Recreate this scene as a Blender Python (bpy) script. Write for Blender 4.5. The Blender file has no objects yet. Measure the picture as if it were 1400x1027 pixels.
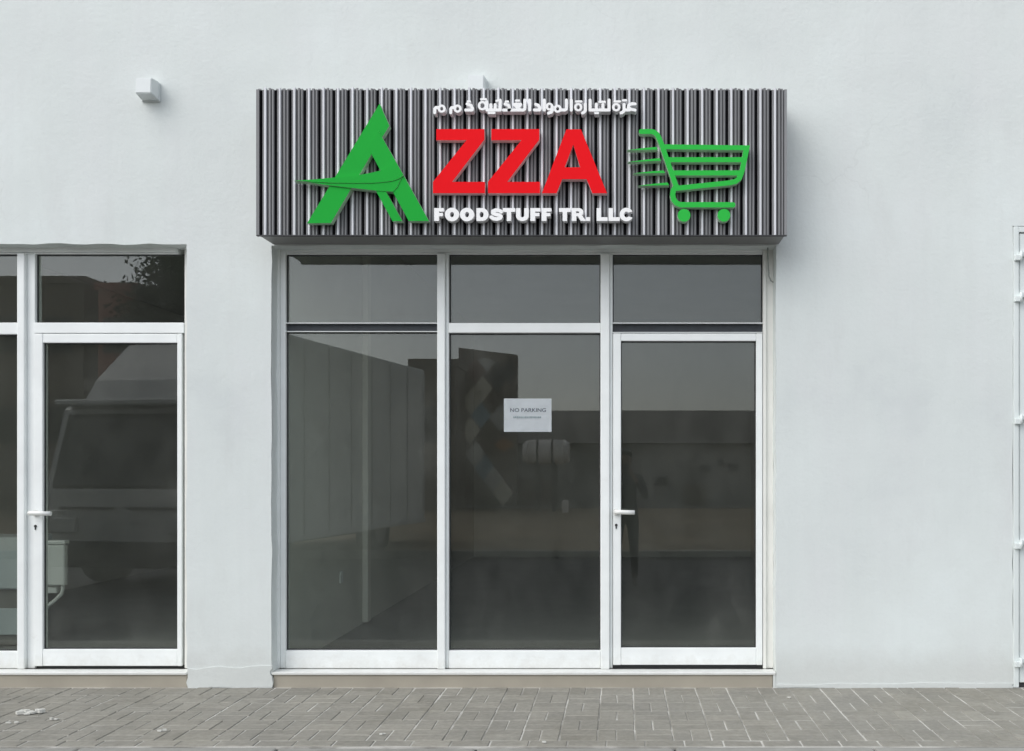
import bpy, bmesh, math, random
import numpy as np
from mathutils import Vector, Matrix
from mathutils.geometry import tessellate_polygon
random.seed(7)
R = math.radians
S = bpy.context.scene
COL = S.collection

# ------------------------------------------------------------------ camera, sky, sun, exposure
D = 6.0            # camera to facade
CH = 1.364         # camera height over the pavement
K = 220.0          # photo pixels per metre on the facade plane
cam = bpy.data.cameras.new('camera')
camo = bpy.data.objects.new('camera', cam); COL.objects.link(camo)
camo.location = (0, -D, CH); camo.rotation_euler = (R(90), 0, 0)
cam.sensor_width = 36; cam.lens = 36 * D / (1400 / K)
cam.shift_x = (700 - 850) / 1400; cam.shift_y = (640 - 513.5) / 1400
cam.clip_start = 0.02; cam.clip_end = 2000
S.camera = camo

SUN_EL, SUN_AZ = R(44), R(-48)      # azimuth measured from straight in front of the facade, to the left
world = bpy.data.worlds.new('World'); S.world = world; world.use_nodes = True
wn = world.node_tree; wn.nodes.clear()
sky = wn.nodes.new('ShaderNodeTexSky'); sky.sky_type = 'NISHITA'; sky.sun_disc = False
sky.sun_elevation = SUN_EL; sky.sun_rotation = R(180) - SUN_AZ
sky.air_density = 1.0; sky.dust_density = 1.5; sky.ozone_density = 1.0
hsv = wn.nodes.new('ShaderNodeHueSaturation'); hsv.inputs['Saturation'].default_value = 0.34
bg = wn.nodes.new('ShaderNodeBackground'); bg.inputs['Strength'].default_value = 0.14
wo = wn.nodes.new('ShaderNodeOutputWorld')
wn.links.new(sky.outputs[0], hsv.inputs['Color']); wn.links.new(hsv.outputs[0], bg.inputs[0]); wn.links.new(bg.outputs[0], wo.inputs[0])

sl = bpy.data.lights.new('sun', 'SUN'); sl.energy = 0.75; sl.angle = R(60); sl.color = (1.0, 0.975, 0.94)
so = bpy.data.objects.new('sun', sl); COL.objects.link(so)
sd = Vector((math.sin(SUN_AZ) * math.cos(SUN_EL), -math.cos(SUN_AZ) * math.cos(SUN_EL), math.sin(SUN_EL)))
so.rotation_euler = sd.to_track_quat('Z', 'Y').to_euler(); so.location = (-6, -12, 14)

S.view_settings.view_transform = 'Standard'; S.view_settings.look = 'None'
S.view_settings.exposure = 0.72; S.view_settings.gamma = 1.0; S.view_settings.use_curve_mapping = False

# ------------------------------------------------------------------ helpers
def P(px, py, Y=0.0):
    """the point of the plane y=Y that the photo shows at that pixel"""
    f = (D + Y) / D
    return ((px - 850) / K * f, Y, CH + (640 - py) / K * f)
def X_(px, Y=0.0): return P(px, 0, Y)[0]
def Z_(py, Y=0.0): return P(0, py, Y)[2]

def thing(name, label, cat, loc=(0, 0, 0), rz=0.0, group=None):
    o = bpy.data.objects.new(name, None); COL.objects.link(o)
    o.location = loc; o.rotation_euler = (0, 0, rz); o.empty_display_size = .2
    o['label'] = label; o['category'] = cat
    if group: o['group'] = group
    return o

def setmat(o, m):
    for x in (m if isinstance(m, (list, tuple)) else [m]): o.data.materials.append(x)

def link(name, me, mats, parent=None, world_coords=True, smooth=False):
    o = bpy.data.objects.new(name, me); COL.objects.link(o)
    if mats is not None and not me.materials: setmat(o, mats)
    if smooth:
        for p in me.polygons: p.use_smooth = True
    if parent:
        o.parent = parent
        if world_coords:
            off = Vector((0, 0, 0)); p = parent
            while p: off += p.location; p = p.parent
            o.location = -off
    return o

def center(o):
    """put the origin of a mesh object at the middle of its own geometry (mesh not shared)"""
    vs = [v.co.copy() for v in o.data.vertices]
    if not vs: return o
    c = sum(vs, Vector()) / len(vs)
    for v in o.data.vertices: v.co -= c
    o.location = Vector(o.location) + c
    return o

class MB:
    def __init__(s): s.bm = bmesh.new()
    def box(s, x0, x1, y0, y1, z0, z1, bev=0.0, seg=1, mi=0):
        if x1 < x0: x0, x1 = x1, x0
        if y1 < y0: y0, y1 = y1, y0
        if z1 < z0: z0, z1 = z1, z0
        m = Matrix.Translation(((x0+x1)/2, (y0+y1)/2, (z0+z1)/2)) @ Matrix.Diagonal((x1-x0, y1-y0, z1-z0, 1))
        r = bmesh.ops.create_cube(s.bm, size=1, matrix=m)
        vs = r['verts']
        fs = {f for v in vs for f in v.link_faces}
        if bev > 0:
            es = list({e for v in vs for e in v.link_edges})
            q = bmesh.ops.bevel(s.bm, geom=es, offset=bev, segments=seg, affect='EDGES', profile=.5)
            fs = {f for f in fs if f.is_valid} | set(q['faces'])
        for f in fs: f.material_index = mi
        return s
    def prism(s, pts, mi=0, side=None):
        """pts: list of 3D points (planar polygon) + extrusion vector as last element"""
        *poly, ev = pts; ev = Vector(ev)
        a = [s.bm.verts.new(p) for p in poly]; b = [s.bm.verts.new(Vector(p) + ev) for p in poly]
        f = s.bm.faces.new(a); f.material_index = mi
        f = s.bm.faces.new(b[::-1]); f.material_index = mi
        n = len(a)
        for i in range(n):
            f = s.bm.faces.new([a[(i+1) % n], a[i], b[i], b[(i+1) % n]]); f.material_index = mi if side is None else side
        return s
    def cyl(s, p, q, r, r2=None, n=16, mi=0, caps=True):
        p = Vector(p); q = Vector(q); d = q - p
        m = Matrix.Translation((p+q)/2) @ d.to_track_quat('Z', 'Y').to_matrix().to_4x4()
        g = bmesh.ops.create_cone(s.bm, cap_ends=caps, segments=n, radius1=r, radius2=r if r2 is None else r2, depth=d.length, matrix=m)
        for f in {f for v in g['verts'] for f in v.link_faces}:
            f.material_index = mi; f.smooth = len(f.verts) == 4
        return s
    def tube(s, pts, r, n=10, mi=0):
        pts = [Vector(p) for p in pts]; rings = []
        for i, p in enumerate(pts):
            t = (pts[min(i+1, len(pts)-1)] - pts[max(i-1, 0)]).normalized()
            u = t.cross(Vector((.13, .31, .94))).normalized(); v = t.cross(u)
            rings.append([s.bm.verts.new(p + r*(math.cos(a)*u + math.sin(a)*v)) for a in [2*math.pi*k/n for k in range(n)]])
        for a, b in zip(rings, rings[1:]):
            for k in range(n):
                f = s.bm.faces.new([a[k], a[(k+1) % n], b[(k+1) % n], b[k]]); f.smooth = True; f.material_index = mi
        for rg in (rings[0][::-1], rings[-1]): f = s.bm.faces.new(rg); f.material_index = mi
        return s
    def build(s, name, mats, parent=None, wc=True, cen=False):
        bmesh.ops.recalc_face_normals(s.bm, faces=s.bm.faces)
        me = bpy.data.meshes.new(name); s.bm.to_mesh(me); s.bm.free()
        o = link(name, me, mats, parent, wc)
        return center(o) if cen else o

# ------------------------------------------------------------------ materials
def new_mat(name):
    m = bpy.data.materials.new(name); m.use_nodes = True
    nt = m.node_tree; b = nt.nodes['Principled BSDF']
    return m, nt, b
def srgb(r, g, b):
    f = lambda c: (c/255/12.92) if c <= 10 else ((c/255+.055)/1.055)**2.4
    return (f(r), f(g), f(b), 1)
def N(nt, t, **kw):
    n = nt.nodes.new(t)
    for k, v in kw.items():
        if k.startswith('i_'): n.inputs[k[2:].replace('_', ' ')].default_value = v
        else: setattr(n, k, v)
    return n
def pos_node(nt, scale=(1, 1, 1)):
    g = N(nt, 'ShaderNodeNewGeometry'); mp = N(nt, 'ShaderNodeMapping'); mp.inputs['Scale'].default_value = scale
    nt.links.new(g.outputs['Position'], mp.inputs['Vector']); return mp.outputs[0]
def noise(nt, vec, scale, detail=4, rough=.55):
    n = N(nt, 'ShaderNodeTexNoise'); n.inputs['Scale'].default_value = scale; n.inputs['Detail'].default_value = detail; n.inputs['Roughness'].default_value = rough
    nt.links.new(vec, n.inputs['Vector']); return n.outputs['Fac']
def ramp(nt, fac, stops):
    r = N(nt, 'ShaderNodeValToRGB'); cr = r.color_ramp
    while len(cr.elements) < len(stops): cr.elements.new(.5)
    for e, (p, c) in zip(cr.elements, stops): e.position = p; e.color = c if len(c) == 4 else (*c, 1)
    nt.links.new(fac, r.inputs[0]); return r.outputs[0]
def mixc(nt, fac, a, b, mode='MIX'):
    m = N(nt, 'ShaderNodeMix', data_type='RGBA', blend_type=mode)
    for sck, v in ((m.inputs[0], fac), (m.inputs[6], a), (m.inputs[7], b)):
        if hasattr(v, 'is_output') or hasattr(v, 'links'): nt.links.new(v, sck)
        else: sck.default_value = v
    return m.outputs[2]
def bump(nt, b, h, strength, dist=.01):
    n = N(nt, 'ShaderNodeBump'); n.inputs['Strength'].default_value = strength; n.inputs['Distance'].default_value = dist
    nt.links.new(h, n.inputs['Height']); nt.links.new(n.outputs[0], b.inputs['Normal'])
def g(v): return (v, v, v, 1)

def simple(name, col, rough=.5, metal=0.0, var=.12, scale=8, bmp=0.0, bscale=60, spec=.5, objvar=0.0, stretch=(1, 1, 1)):
    m, nt, b = new_mat(name)
    v = pos_node(nt, stretch)
    f = noise(nt, v, scale)
    c = mixc(nt, 1.0, (*col[:3], 1), ramp(nt, f, [(.25, g(1-var)), (.75, g(1+var))]), 'MULTIPLY')
    if objvar:
        oi = N(nt, 'ShaderNodeObjectInfo')
        c = mixc(nt, 1.0, c, ramp(nt, oi.outputs['Random'], [(0, g(1-objvar)), (1, g(1+objvar))]), 'MULTIPLY')
    nt.links.new(c, b.inputs['Base Color'])
    b.inputs['Roughness'].default_value = rough; b.inputs['Metallic'].default_value = metal
    b.inputs['Specular IOR Level'].default_value = spec
    if bmp: bump(nt, b, noise(nt, v, bscale), bmp, .004)
    return m

def plaster_mat(name='painted_plaster', base=(.72, .765, .75), grime=1.0):
    m, nt, b = new_mat(name)
    v = pos_node(nt)
    blot = noise(nt, v, .9, 5, .6)
    c = mixc(nt, 1.0, (*base, 1), ramp(nt, blot, [(.30, (.90, .90, .91, 1)), (.42, (.965, .965, .965, 1)), (.55, (1.0, 1.0, 1.0, 1)), (.68, (1.04, 1.045, 1.05, 1))]), 'MULTIPLY')
    tint = noise(nt, pos_node(nt, (1, 1, .35)), 2.6, 3, .5)
    c = mixc(nt, ramp(nt, tint, [(.45, g(0)), (.72, g(.32))]), c, (base[0]*1.0, base[1]*.955, base[2]*.985, 1))
    # roller / trowel streaks, mostly vertical, faint
    st = noise(nt, pos_node(nt, (14, 14, .7)), 1.2, 3, .6)
    c = mixc(nt, 1.0, c, ramp(nt, st, [(.25, g(.985)), (.55, g(1)), (.8, g(1.006))]), 'MULTIPLY')
    # sparse scuffs
    sc = noise(nt, pos_node(nt, (2.2, 2.2, 6)), 2.3, 6, .7)
    c = mixc(nt, ramp(nt, sc, [(.66, g(0)), (.76, g(.30))]), c, (.52, .53, .52, 1))
    vo = N(nt, 'ShaderNodeTexVoronoi', feature='DISTANCE_TO_EDGE'); vo.inputs['Scale'].default_value = .55
    wv = N(nt, 'ShaderNodeVectorMath', operation='MULTIPLY_ADD'); nz_ = N(nt, 'ShaderNodeTexNoise'); nz_.inputs['Scale'].default_value = 3.0; nz_.inputs['Detail'].default_value = 6
    nt.links.new(v, nz_.inputs['Vector']); nt.links.new(nz_.outputs['Color'], wv.inputs[0]); wv.inputs[1].default_value = (.5, .5, .5); nt.links.new(v, wv.inputs[2]); nt.links.new(wv.outputs[0], vo.inputs['Vector'])
    cm = N(nt, 'ShaderNodeMath', operation='MULTIPLY'); nt.links.new(ramp(nt, vo.outputs['Distance'], [(0, g(.16)), (.003, g(0))]), cm.inputs[0]); nt.links.new(ramp(nt, noise(nt, v, .8, 2), [(.52, g(0)), (.6, g(1))]), cm.inputs[1])
    c = mixc(nt, cm.outputs[0], c, (.50, .52, .51, 1))
    sm = noise(nt, pos_node(nt, (3.2, 3.2, 1.1)), 1.1, 6, .65)
    c = mixc(nt, ramp(nt, sm, [(.56, g(0)), (.72, g(.22))]), c, (.58, .60, .585, 1))
    # splash-back dirt near the pavement
    ge = N(nt, 'ShaderNodeNewGeometry'); sp = N(nt, 'ShaderNodeSeparateXYZ'); nt.links.new(ge.outputs['Position'], sp.inputs[0])
    ad = N(nt, 'ShaderNodeMath', operation='MULTIPLY_ADD'); nt.links.new(noise(nt, v, 7, 5, .7), ad.inputs[0]); ad.inputs[1].default_value = -.22; nt.links.new(sp.outputs['Z'], ad.inputs[2])
    c = mixc(nt, ramp(nt, ad.outputs[0], [(0, g(.34*grime)), (.16, g(0))]), c, (.52, .52, .49, 1))
    # fine pores
    pr = noise(nt, v, 60, 3, .7)
    c = mixc(nt, 1.0, c, ramp(nt, pr, [(.25, g(.975)), (.5, g(1))]), 'MULTIPLY')
    nt.links.new(c, b.inputs['Base Color']); b.inputs['Roughness'].default_value = .82; b.inputs['Specular IOR Level'].default_value = .25
    ma = N(nt, 'ShaderNodeMath', operation='MULTIPLY_ADD'); nt.links.new(noise(nt, v, 2.4, 4, .55), ma.inputs[0]); ma.inputs[1].default_value = 3.0; nt.links.new(noise(nt, v, 34, 4, .6), ma.inputs[2])
    bump(nt, b, ma.outputs[0], .35, .006)
    return m

M = {}
M['plaster'] = plaster_mat()
M['interior'] = simple('interior_plaster', (.74, .73, .68), .8, var=.05, scale=1.5)
M['soffit'] = simple('ceiling_paint', (.6, .6, .58), .8, var=.05, scale=2)
M['tile'] = simple('floor_tile_grey', (.27, .275, .27), .35, var=.1, scale=3)
M['white'] = simple('white_powder_coat', (.88, .91, .90), .38, var=.05, scale=5, bmp=.03, bscale=9)
def grime_white(m):
    nt = m.node_tree; b = nt.nodes['Principled BSDF']; src = b.inputs['Base Color'].links[0].from_socket
    ge = N(nt, 'ShaderNodeNewGeometry'); sp = N(nt, 'ShaderNodeSeparateXYZ'); nt.links.new(ge.outputs['Position'], sp.inputs[0])
    ad = N(nt, 'ShaderNodeMath', operation='MULTIPLY_ADD'); nt.links.new(noise(nt, pos_node(nt), 16, 5, .7), ad.inputs[0]); ad.inputs[1].default_value = -.16; nt.links.new(sp.outputs['Z'], ad.inputs[2])
    c = mixc(nt, ramp(nt, ad.outputs[0], [(.0, g(.42)), (.10, g(0))]), src, (.50, .48, .42, 1))
    c = mixc(nt, ramp(nt, noise(nt, pos_node(nt), 9, 6, .75), [(.63, g(0)), (.76, g(.30))]), c, (.58, .57, .52, 1))
    nt.links.new(c, b.inputs['Base Color'])
grime_white(M['white'])
M['white_beige'] = simple('white_powder_coat_beige', (.80, .80, .76), .42, var=.06, scale=4)  # right jambs only, slightly darker and warmer than the other frame bars
M['gasket'] = simple('black_gasket', (.035, .037, .038), .6)
M['channel'] = simple('dark_open_channel', (.022, .028, .034), .5, var=.35, scale=30)
M['handle'] = simple('handle_white_enamel', (.82, .83, .80), .25, var=.03)
M['hole'] = simple('keyhole_black', (.02, .02, .02), .5)
M['step'] = simple('step_cement_paint', (.37, .34, .28), .75, var=.1, scale=3.5, bmp=.15, bscale=30)
M['kerb'] = simple('kerb_concrete', (.30, .30, .275), .85, var=.18, scale=6, bmp=.4, bscale=40, objvar=.05)
M['asphalt'] = simple('asphalt', (.075, .078, .08), .85, var=.25, scale=3, bmp=.5, bscale=90)
M['sand'] = simple('dry_sand_verge', (.23, .18, .115), .95, var=.4, scale=.6, bmp=.4, bscale=4)
M['desert'] = simple('far_ground', (.22, .19, .14), .95, var=.25, scale=.1)
M['box_grey'] = simple('sign_box_charcoal', (.25, .25, .248), .5, var=.05)
M['rib_grey'] = simple('rib_grey_metal', (.21, .213, .22), .45, .0, var=.10, scale=3, stretch=(40, 1, .6), objvar=.16)
M['rib_white'] = simple('rib_pale_strip', (.72, .73, .76), .35, .0, var=.12, scale=3, stretch=(40, 1, .6), objvar=.06)  # proud rib coloured far paler than its neighbours
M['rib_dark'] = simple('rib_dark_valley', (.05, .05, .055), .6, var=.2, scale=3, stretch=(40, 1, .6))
M['rib_black'] = simple('rib_gap_shade', (.004, .004, .005), .9, spec=.03)
M['green_a'] = simple('green_acrylic_logo', (.020, .40, .050), .6, spec=.06, var=.02)
M['green_c'] = simple('green_acrylic_cart', (.036, .50, .07), .6, spec=.06, var=.02)
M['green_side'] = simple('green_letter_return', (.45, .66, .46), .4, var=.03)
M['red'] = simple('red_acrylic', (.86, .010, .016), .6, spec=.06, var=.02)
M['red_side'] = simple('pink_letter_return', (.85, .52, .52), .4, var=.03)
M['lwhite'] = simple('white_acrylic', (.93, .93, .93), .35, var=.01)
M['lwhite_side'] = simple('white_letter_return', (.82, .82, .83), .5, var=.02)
M['paper'] = simple('notice_paper', (.90, .95, .98), .7, var=.03, scale=20)
M['ink'] = simple('notice_ink', (.13, .15, .18), .7)
M['ink_pale'] = simple('notice_ink_pale', (.27, .33, .35), .7)
M['fixture'] = simple('fixture_white_plastic', (.72, .76, .76), .5, var=.04)
M['steel_white'] = simple('painted_steel_door', (.72, .77, .76), .45, var=.05, scale=3)
M['cable'] = simple('grey_cable', (.30, .32, .30), .6)
M['chip'] = simple('cement_spill', (.60, .60, .56), .9, var=.15, scale=40, bmp=.4, bscale=60)
M['cistern'] = simple('cistern_plastic', (.62, .64, .62), .4, var=.03)
M['carton'] = simple('grey_white_board', (.42, .47, .48), .6, var=.05)
M['truck_white'] = simple('truck_white_paint', (.66, .66, .64), .4, var=.05)
M['truck_box'] = simple('truck_box_panel', (.78, .79, .76), .5, var=.05)
M['truck_dark'] = simple('truck_black_plastic', (.03, .03, .03), .5)
M['truck_glass'] = simple('truck_windscreen', (.02, .024, .026), .08)
M['tyre'] = simple('tyre_rubber', (.02, .02, .02), .8)
M['rim'] = simple('wheel_steel', (.35, .35, .35), .4, .6)
M['lamp_lens'] = simple('headlight_lens', (.55, .56, .54), .15)
M['block_wall'] = simple('brown_render', (.25, .21, .17), .9, var=.15, scale=.7)
M['block_red'] = simple('reddish_render', (.50, .22, .16), .9, var=.15, scale=.7)
M['shed_wall'] = simple('shed_wall_beige', (.36, .35, .325), .9, var=.12, scale=.6)
M['shed_roof'] = simple('shed_roof_brown', (.14, .13, .115), .8, var=.1, scale=.8)
M['win_dark'] = simple('dark_window', (.03, .03, .035), .2)
M['tank'] = simple('tank_offwhite', (.86, .82, .76), .5, var=.06)
M['tank_steel'] = simple('tank_stand_steel', (.10, .09, .08), .7)
M['bark'] = simple('bark', (.10, .075, .05), .9)
M['leaf'] = simple('dark_leaves', (.06, .08, .045), .7, var=.4, scale=2)
for nme, c in (('dia_grey', (.70, .70, .65)), ('dia_dark', (.13, .13, .13)), ('dia_blue', (.32, .46, .53)), ('dia_beige', (.86, .82, .66)), ('dia_brown', (.34, .24, .2)), ('dia_orange', (.60, .33, .16))):
    M[nme] = simple('mural_' + nme, c, .9, var=.08)
M['shirt'] = simple('dark_shirt', (.05, .055, .065), .9)
M['trousers'] = simple('dark_trousers', (.035, .038, .045), .9)
M['skin'] = simple('skin', (.30, .18, .12), .55, var=.05)
M['shoe'] = simple('black_shoes', (.02, .02, .02), .5)
M['hair'] = simple('black_hair', (.012, .01, .01), .6)
M['phone'] = simple('phone_black', (.015, .015, .018), .2)

def glass_mat():
    m, nt, b = new_mat('window_glass'); nt.nodes.remove(b)
    out = [n for n in nt.nodes if n.type == 'OUTPUT_MATERIAL'][0]
    lw = N(nt, 'ShaderNodeLayerWeight'); lw.inputs['Blend'].default_value = .5
    pw = N(nt, 'ShaderNodeMath', operation='POWER'); nt.links.new(lw.outputs['Facing'], pw.inputs[0]); pw.inputs[1].default_value = 4.5
    ma = N(nt, 'ShaderNodeMath', operation='MULTIPLY_ADD'); nt.links.new(pw.outputs[0], ma.inputs[0]); ma.inputs[1].default_value = .9; ma.inputs[2].default_value = .056
    tr = N(nt, 'ShaderNodeBsdfTransparent'); tr.inputs[0].default_value = (.87, .895, .87, 1)
    gl = N(nt, 'ShaderNodeBsdfGlossy'); gl.inputs['Roughness'].default_value = .0; gl.inputs['Color'].default_value = (.96, .97, .97, 1)
    # slight waviness of the sheet
    bp = N(nt, 'ShaderNodeBump'); bp.inputs['Strength'].default_value = .012; bp.inputs['Distance'].default_value = .002
    nt.links.new(noise(nt, pos_node(nt), 2.2, 2, .5), bp.inputs['Height']); nt.links.new(bp.outputs[0], gl.inputs['Normal'])
    # dust film and smears, thickened to brighten the darkest reflections
    df = N(nt, 'ShaderNodeBsdfDiffuse'); df.inputs[0].default_value = (.45, .45, .42, 1)
    dn = ramp(nt, noise(nt, pos_node(nt, (1, 1, .6)), 3.0, 5, .65), [(.35, g(.014)), (.62, g(.04)), (.78, g(.09))])
    mx = N(nt, 'ShaderNodeMixShader'); nt.links.new(ma.outputs[0], mx.inputs[0]); nt.links.new(tr.outputs[0], mx.inputs[1]); nt.links.new(gl.outputs[0], mx.inputs[2])
    m2 = N(nt, 'ShaderNodeMixShader'); nt.links.new(dn, m2.inputs[0]); nt.links.new(mx.outputs[0], m2.inputs[1]); nt.links.new(df.outputs[0], m2.inputs[2])
    nt.links.new(m2.outputs[0], out.inputs['Surface'])
    return m
M['glass'] = glass_mat()

def paver_mat():
    m, nt, b = new_mat('concrete_paver')
    v = pos_node(nt)
    oi = N(nt, 'ShaderNodeObjectInfo')
    base = ramp(nt, oi.outputs['Random'], [(0, (.24, .23, .195, 1)), (.4, (.27, .26, .225, 1)), (.75, (.29, .28, .24, 1)), (1, (.33, .315, .27, 1))])
    big = noise(nt, v, 1.1, 5, .6)
    c = mixc(nt, ramp(nt, big, [(.35, g(0)), (.65, g(.75))]), base, (.27, .265, .24, 1))
    c = mixc(nt, ramp(nt, noise(nt, v, 2.6, 5, .7), [(.42, g(0)), (.66, g(.55))]), c, (.36, .345, .30, 1))   # blown sand
    c = mixc(nt, 1.0, c, ramp(nt, noise(nt, v, 28, 6, .7), [(.25, g(.80)), (.6, g(1.05)), (.8, g(1.2))]), 'MULTIPLY')
    c = mixc(nt, ramp(nt, noise(nt, v, 13, 4, .8), [(.66, g(0)), (.78, g(.5))]), c, (.46, .45, .42, 1))     # pale scuffs
    nt.links.new(c, b.inputs['Base Color']); b.inputs['Roughness'].default_value = .9; b.inputs['Specular IOR Level'].default_value = .2
    bump(nt, b, noise(nt, v, 45, 5, .7), .5, .004)
    return m
M['paver'] = paver_mat()
def joint_mat():
    m, nt, b = new_mat('joint_sand')
    v = pos_node(nt)
    c = ramp(nt, noise(nt, v, 2.2, 4, .6), [(.34, (.25, .245, .22, 1)), (.44, (.33, .32, .29, 1)), (.56, (.60, .59, .55, 1))])
    nt.links.new(c, b.inputs['Base Color']); b.inputs['Roughness'].default_value = .95
    bump(nt, b, noise(nt, v, 60), .5, .003)
    return m
M['joint'] = joint_mat()

# ------------------------------------------------------------------ 2D shapes -> solid letters
def sdf_poly(X, Y, pts):
    pts = np.array(pts, float); d = np.full(X.shape, 1e9); inside = np.zeros(X.shape, bool); n = len(pts)
    for i in range(n):
        ax, ay = pts[i]; bx, by = pts[(i+1) % n]; ex, ey = bx-ax, by-ay
        wx, wy = X-ax, Y-ay; t = np.clip((wx*ex+wy*ey)/(ex*ex+ey*ey+1e-12), 0, 1)
        d = np.minimum(d, np.hypot(wx-ex*t, wy-ey*t))
        c = ((ay > Y) != (by > Y))
        with np.errstate(divide='ignore', invalid='ignore'): xi = ax + (Y-ay)*ex/(ey if ey else 1e-12)
        inside ^= c & (X < xi)
    return np.where(inside, -d, d)
def sdf_line(X, Y, pts, r):
    d = np.full(X.shape, 1e9)
    for (ax, ay), (bx, by) in zip(pts, pts[1:]):
        ex, ey = bx-ax, by-ay; t = np.clip(((X-ax)*ex+(Y-ay)*ey)/(ex*ex+ey*ey+1e-12), 0, 1)
        d = np.minimum(d, np.hypot(X-ax-ex*t, Y-ay-ey*t))
    return d - r
def sdf_ell(X, Y, cx, cy, rx, ry):
    k = np.hypot((X-cx)/rx, (Y-cy)/ry); return (k-1)*min(rx, ry)
def shape_loops(ops, step, inflate=0.0):
    """ops: ('poly', pts) ('line', pts, r) ('ell', cx,cy,rx,ry), prefix '-' subtracts.  Returns closed contours"""
    xs, ys = [], []
    for o in ops:
        k = o[0].lstrip('-')
        if o[0][0] == '-': continue
        if k == 'poly': xs += [p[0] for p in o[1]]; ys += [p[1] for p in o[1]]
        if k == 'line':
            xs += [p[0]+s*o[2] for p in o[1] for s in (-1, 1)]; ys += [p[1]+s*o[2] for p in o[1] for s in (-1, 1)]
        if k == 'ell': xs += [o[1]-o[3], o[1]+o[3]]; ys += [o[2]-o[4], o[2]+o[4]]
    m_ = inflate + 2*step; gx = np.arange(min(xs)-m_, max(xs)+m_+step, step); gy = np.arange(min(ys)-m_, max(ys)+m_+step, step)
    X, Y = np.meshgrid(gx, gy); F = np.full(X.shape, 1e9)
    for o in ops:
        k = o[0].lstrip('-')
        d = sdf_poly(X, Y, o[1]) if k == 'poly' else sdf_line(X, Y, o[1], o[2]) if k == 'line' else sdf_ell(X, Y, *o[1:])
        F = np.maximum(F, -d) if o[0][0] == '-' else np.minimum(F, d)
    F = F - inflate
    F = np.where(np.abs(F) < 1e-6, 1e-6, F)
    nxt = {}; pt = {}
    def ep(i, j, h):
        key = (i, j, h)
        if key not in pt:
            a = F[i, j]; b = F[i, j+1] if h else F[i+1, j]; t = a/(a-b)
            pt[key] = (gx[j]+(t*step if h else 0), gy[i]+(0 if h else t*step))
        return key
    sg = F < 0
    cells = np.argwhere((sg[:-1, :-1] != sg[1:, :-1]) | (sg[:-1, :-1] != sg[:-1, 1:]) | (sg[:-1, :-1] != sg[1:, 1:]))
    for i, j in cells:
        i = int(i); j = int(j)
        c = [sg[i, j], sg[i, j+1], sg[i+1, j+1], sg[i+1, j]]
        e = [(i, j, 1), (i, j+1, 0), (i+1, j, 1), (i, j, 0)]
        outs = [k for k in range(4) if c[k] and not c[(k+1) % 4]]; ins = [k for k in range(4) if not c[k] and c[(k+1) % 4]]
        for a in ins:
            b = outs[0] if len(outs) == 1 else (a+1) % 4 if (a+1) % 4 in outs else (a+3) % 4
            nxt[ep(*e[b])] = ep(*e[a])
    loops = []
    while nxt:
        k0 = next(iter(nxt)); L = []; k = k0
        while k in nxt: L.append(pt[k]); k = nxt.pop(k)
        if len(L) > 5: loops.append(simplify(L, step*.06))
    return loops
def simplify(L, eps):
    L = [np.array(p) for p in L]
    def rdp(a, b):
        if b <= a+1: return []
        p, q = L[a], L[b % len(L)]; d = q-p; n = np.hypot(*d) + 1e-12
        best, bi = 0, a
        for i in range(a+1, b):
            w = L[i]-p; v = abs(d[0]*w[1]-d[1]*w[0])/n
            if n < 1e-9: v = np.hypot(*w)
            if v > best: best, bi = v, i
        if best < eps: return []
        return rdp(a, bi) + [bi] + rdp(bi, b)
    h = len(L)//2
    idx = [0] + rdp(0, h) + [h] + rdp(h, len(L))
    return [tuple(L[i]) for i in idx]
def solid(name, loops, to3, depth, mats, parent, cen=True):
    """extrude contours (photo-pixel units) away from the viewer; front face material 0, returns material 1"""
    vs, fs, mi = [], [], []
    L3 = [[Vector((x, y, 0)) for x, y in L] for L in loops]
    flat = [p for L in L3 for p in L]; n = len(flat)
    F = [Vector(to3(p.x, p.y)) for p in flat]
    vs = [tuple(p) for p in F] + [(p.x, p.y+depth, p.z) for p in F]
    for t in tessellate_polygon(L3):
        a, b, c = t
        nn = (F[b]-F[a]).cross(F[c]-F[a])
        if nn.y > 0: a, b, c = c, b, a
        fs.append((a, b, c)); mi.append(0); fs.append((c+n, b+n, a+n)); mi.append(1)
    o = 0
    for L in L3:
        m = len(L)
        for i in range(m):
            j = (i+1) % m; fs.append((o+i, o+j, o+j+n, o+i+n)); mi.append(1)
        o += m
    me = bpy.data.meshes.new(name); me.from_pydata(vs, [], fs)
    me.polygons.foreach_set('material_index', mi); me.update()
    bm = bmesh.new(); bm.from_mesh(me)
    sides = [f for f in bm.faces if abs(f.normal.y) < .5]
    bmesh.ops.recalc_face_normals(bm, faces=bm.faces); bm.to_mesh(me); bm.free()
    ob = link(name, me, mats, parent)
    return center(ob) if cen else ob

# ------------------------------------------------------------------ ground
def sheet(name, x0, x1, y0, y1, z, mat):
    me = bpy.data.meshes.new(name); me.from_pydata([(x0, y0, z), (x1, y0, z), (x1, y1, z), (x0, y1, z)], [], [(0, 1, 2, 3)])
    o = link(name, me, mat); o['kind'] = 'structure'; return o
sheet('ground', -500, 500, -500, 500, -.30, M['desert'])
sheet('road', -120, 120, -10.0, -1.405, -.17, M['asphalt'])
vg = MB().box(-120, 120, -29.5, -10.16, -.35, -.05).build('sand_verge', M['sand']); vg['kind'] = 'structure'
vk = MB().box(-120, 120, -10.155, -10.005, -.35, -.03, bev=.015).build('verge_kerb', M['kerb']); vk['kind'] = 'structure'
sheet('far_road', -120, 120, -34, -29.52, -.26, M['asphalt'])

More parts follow.
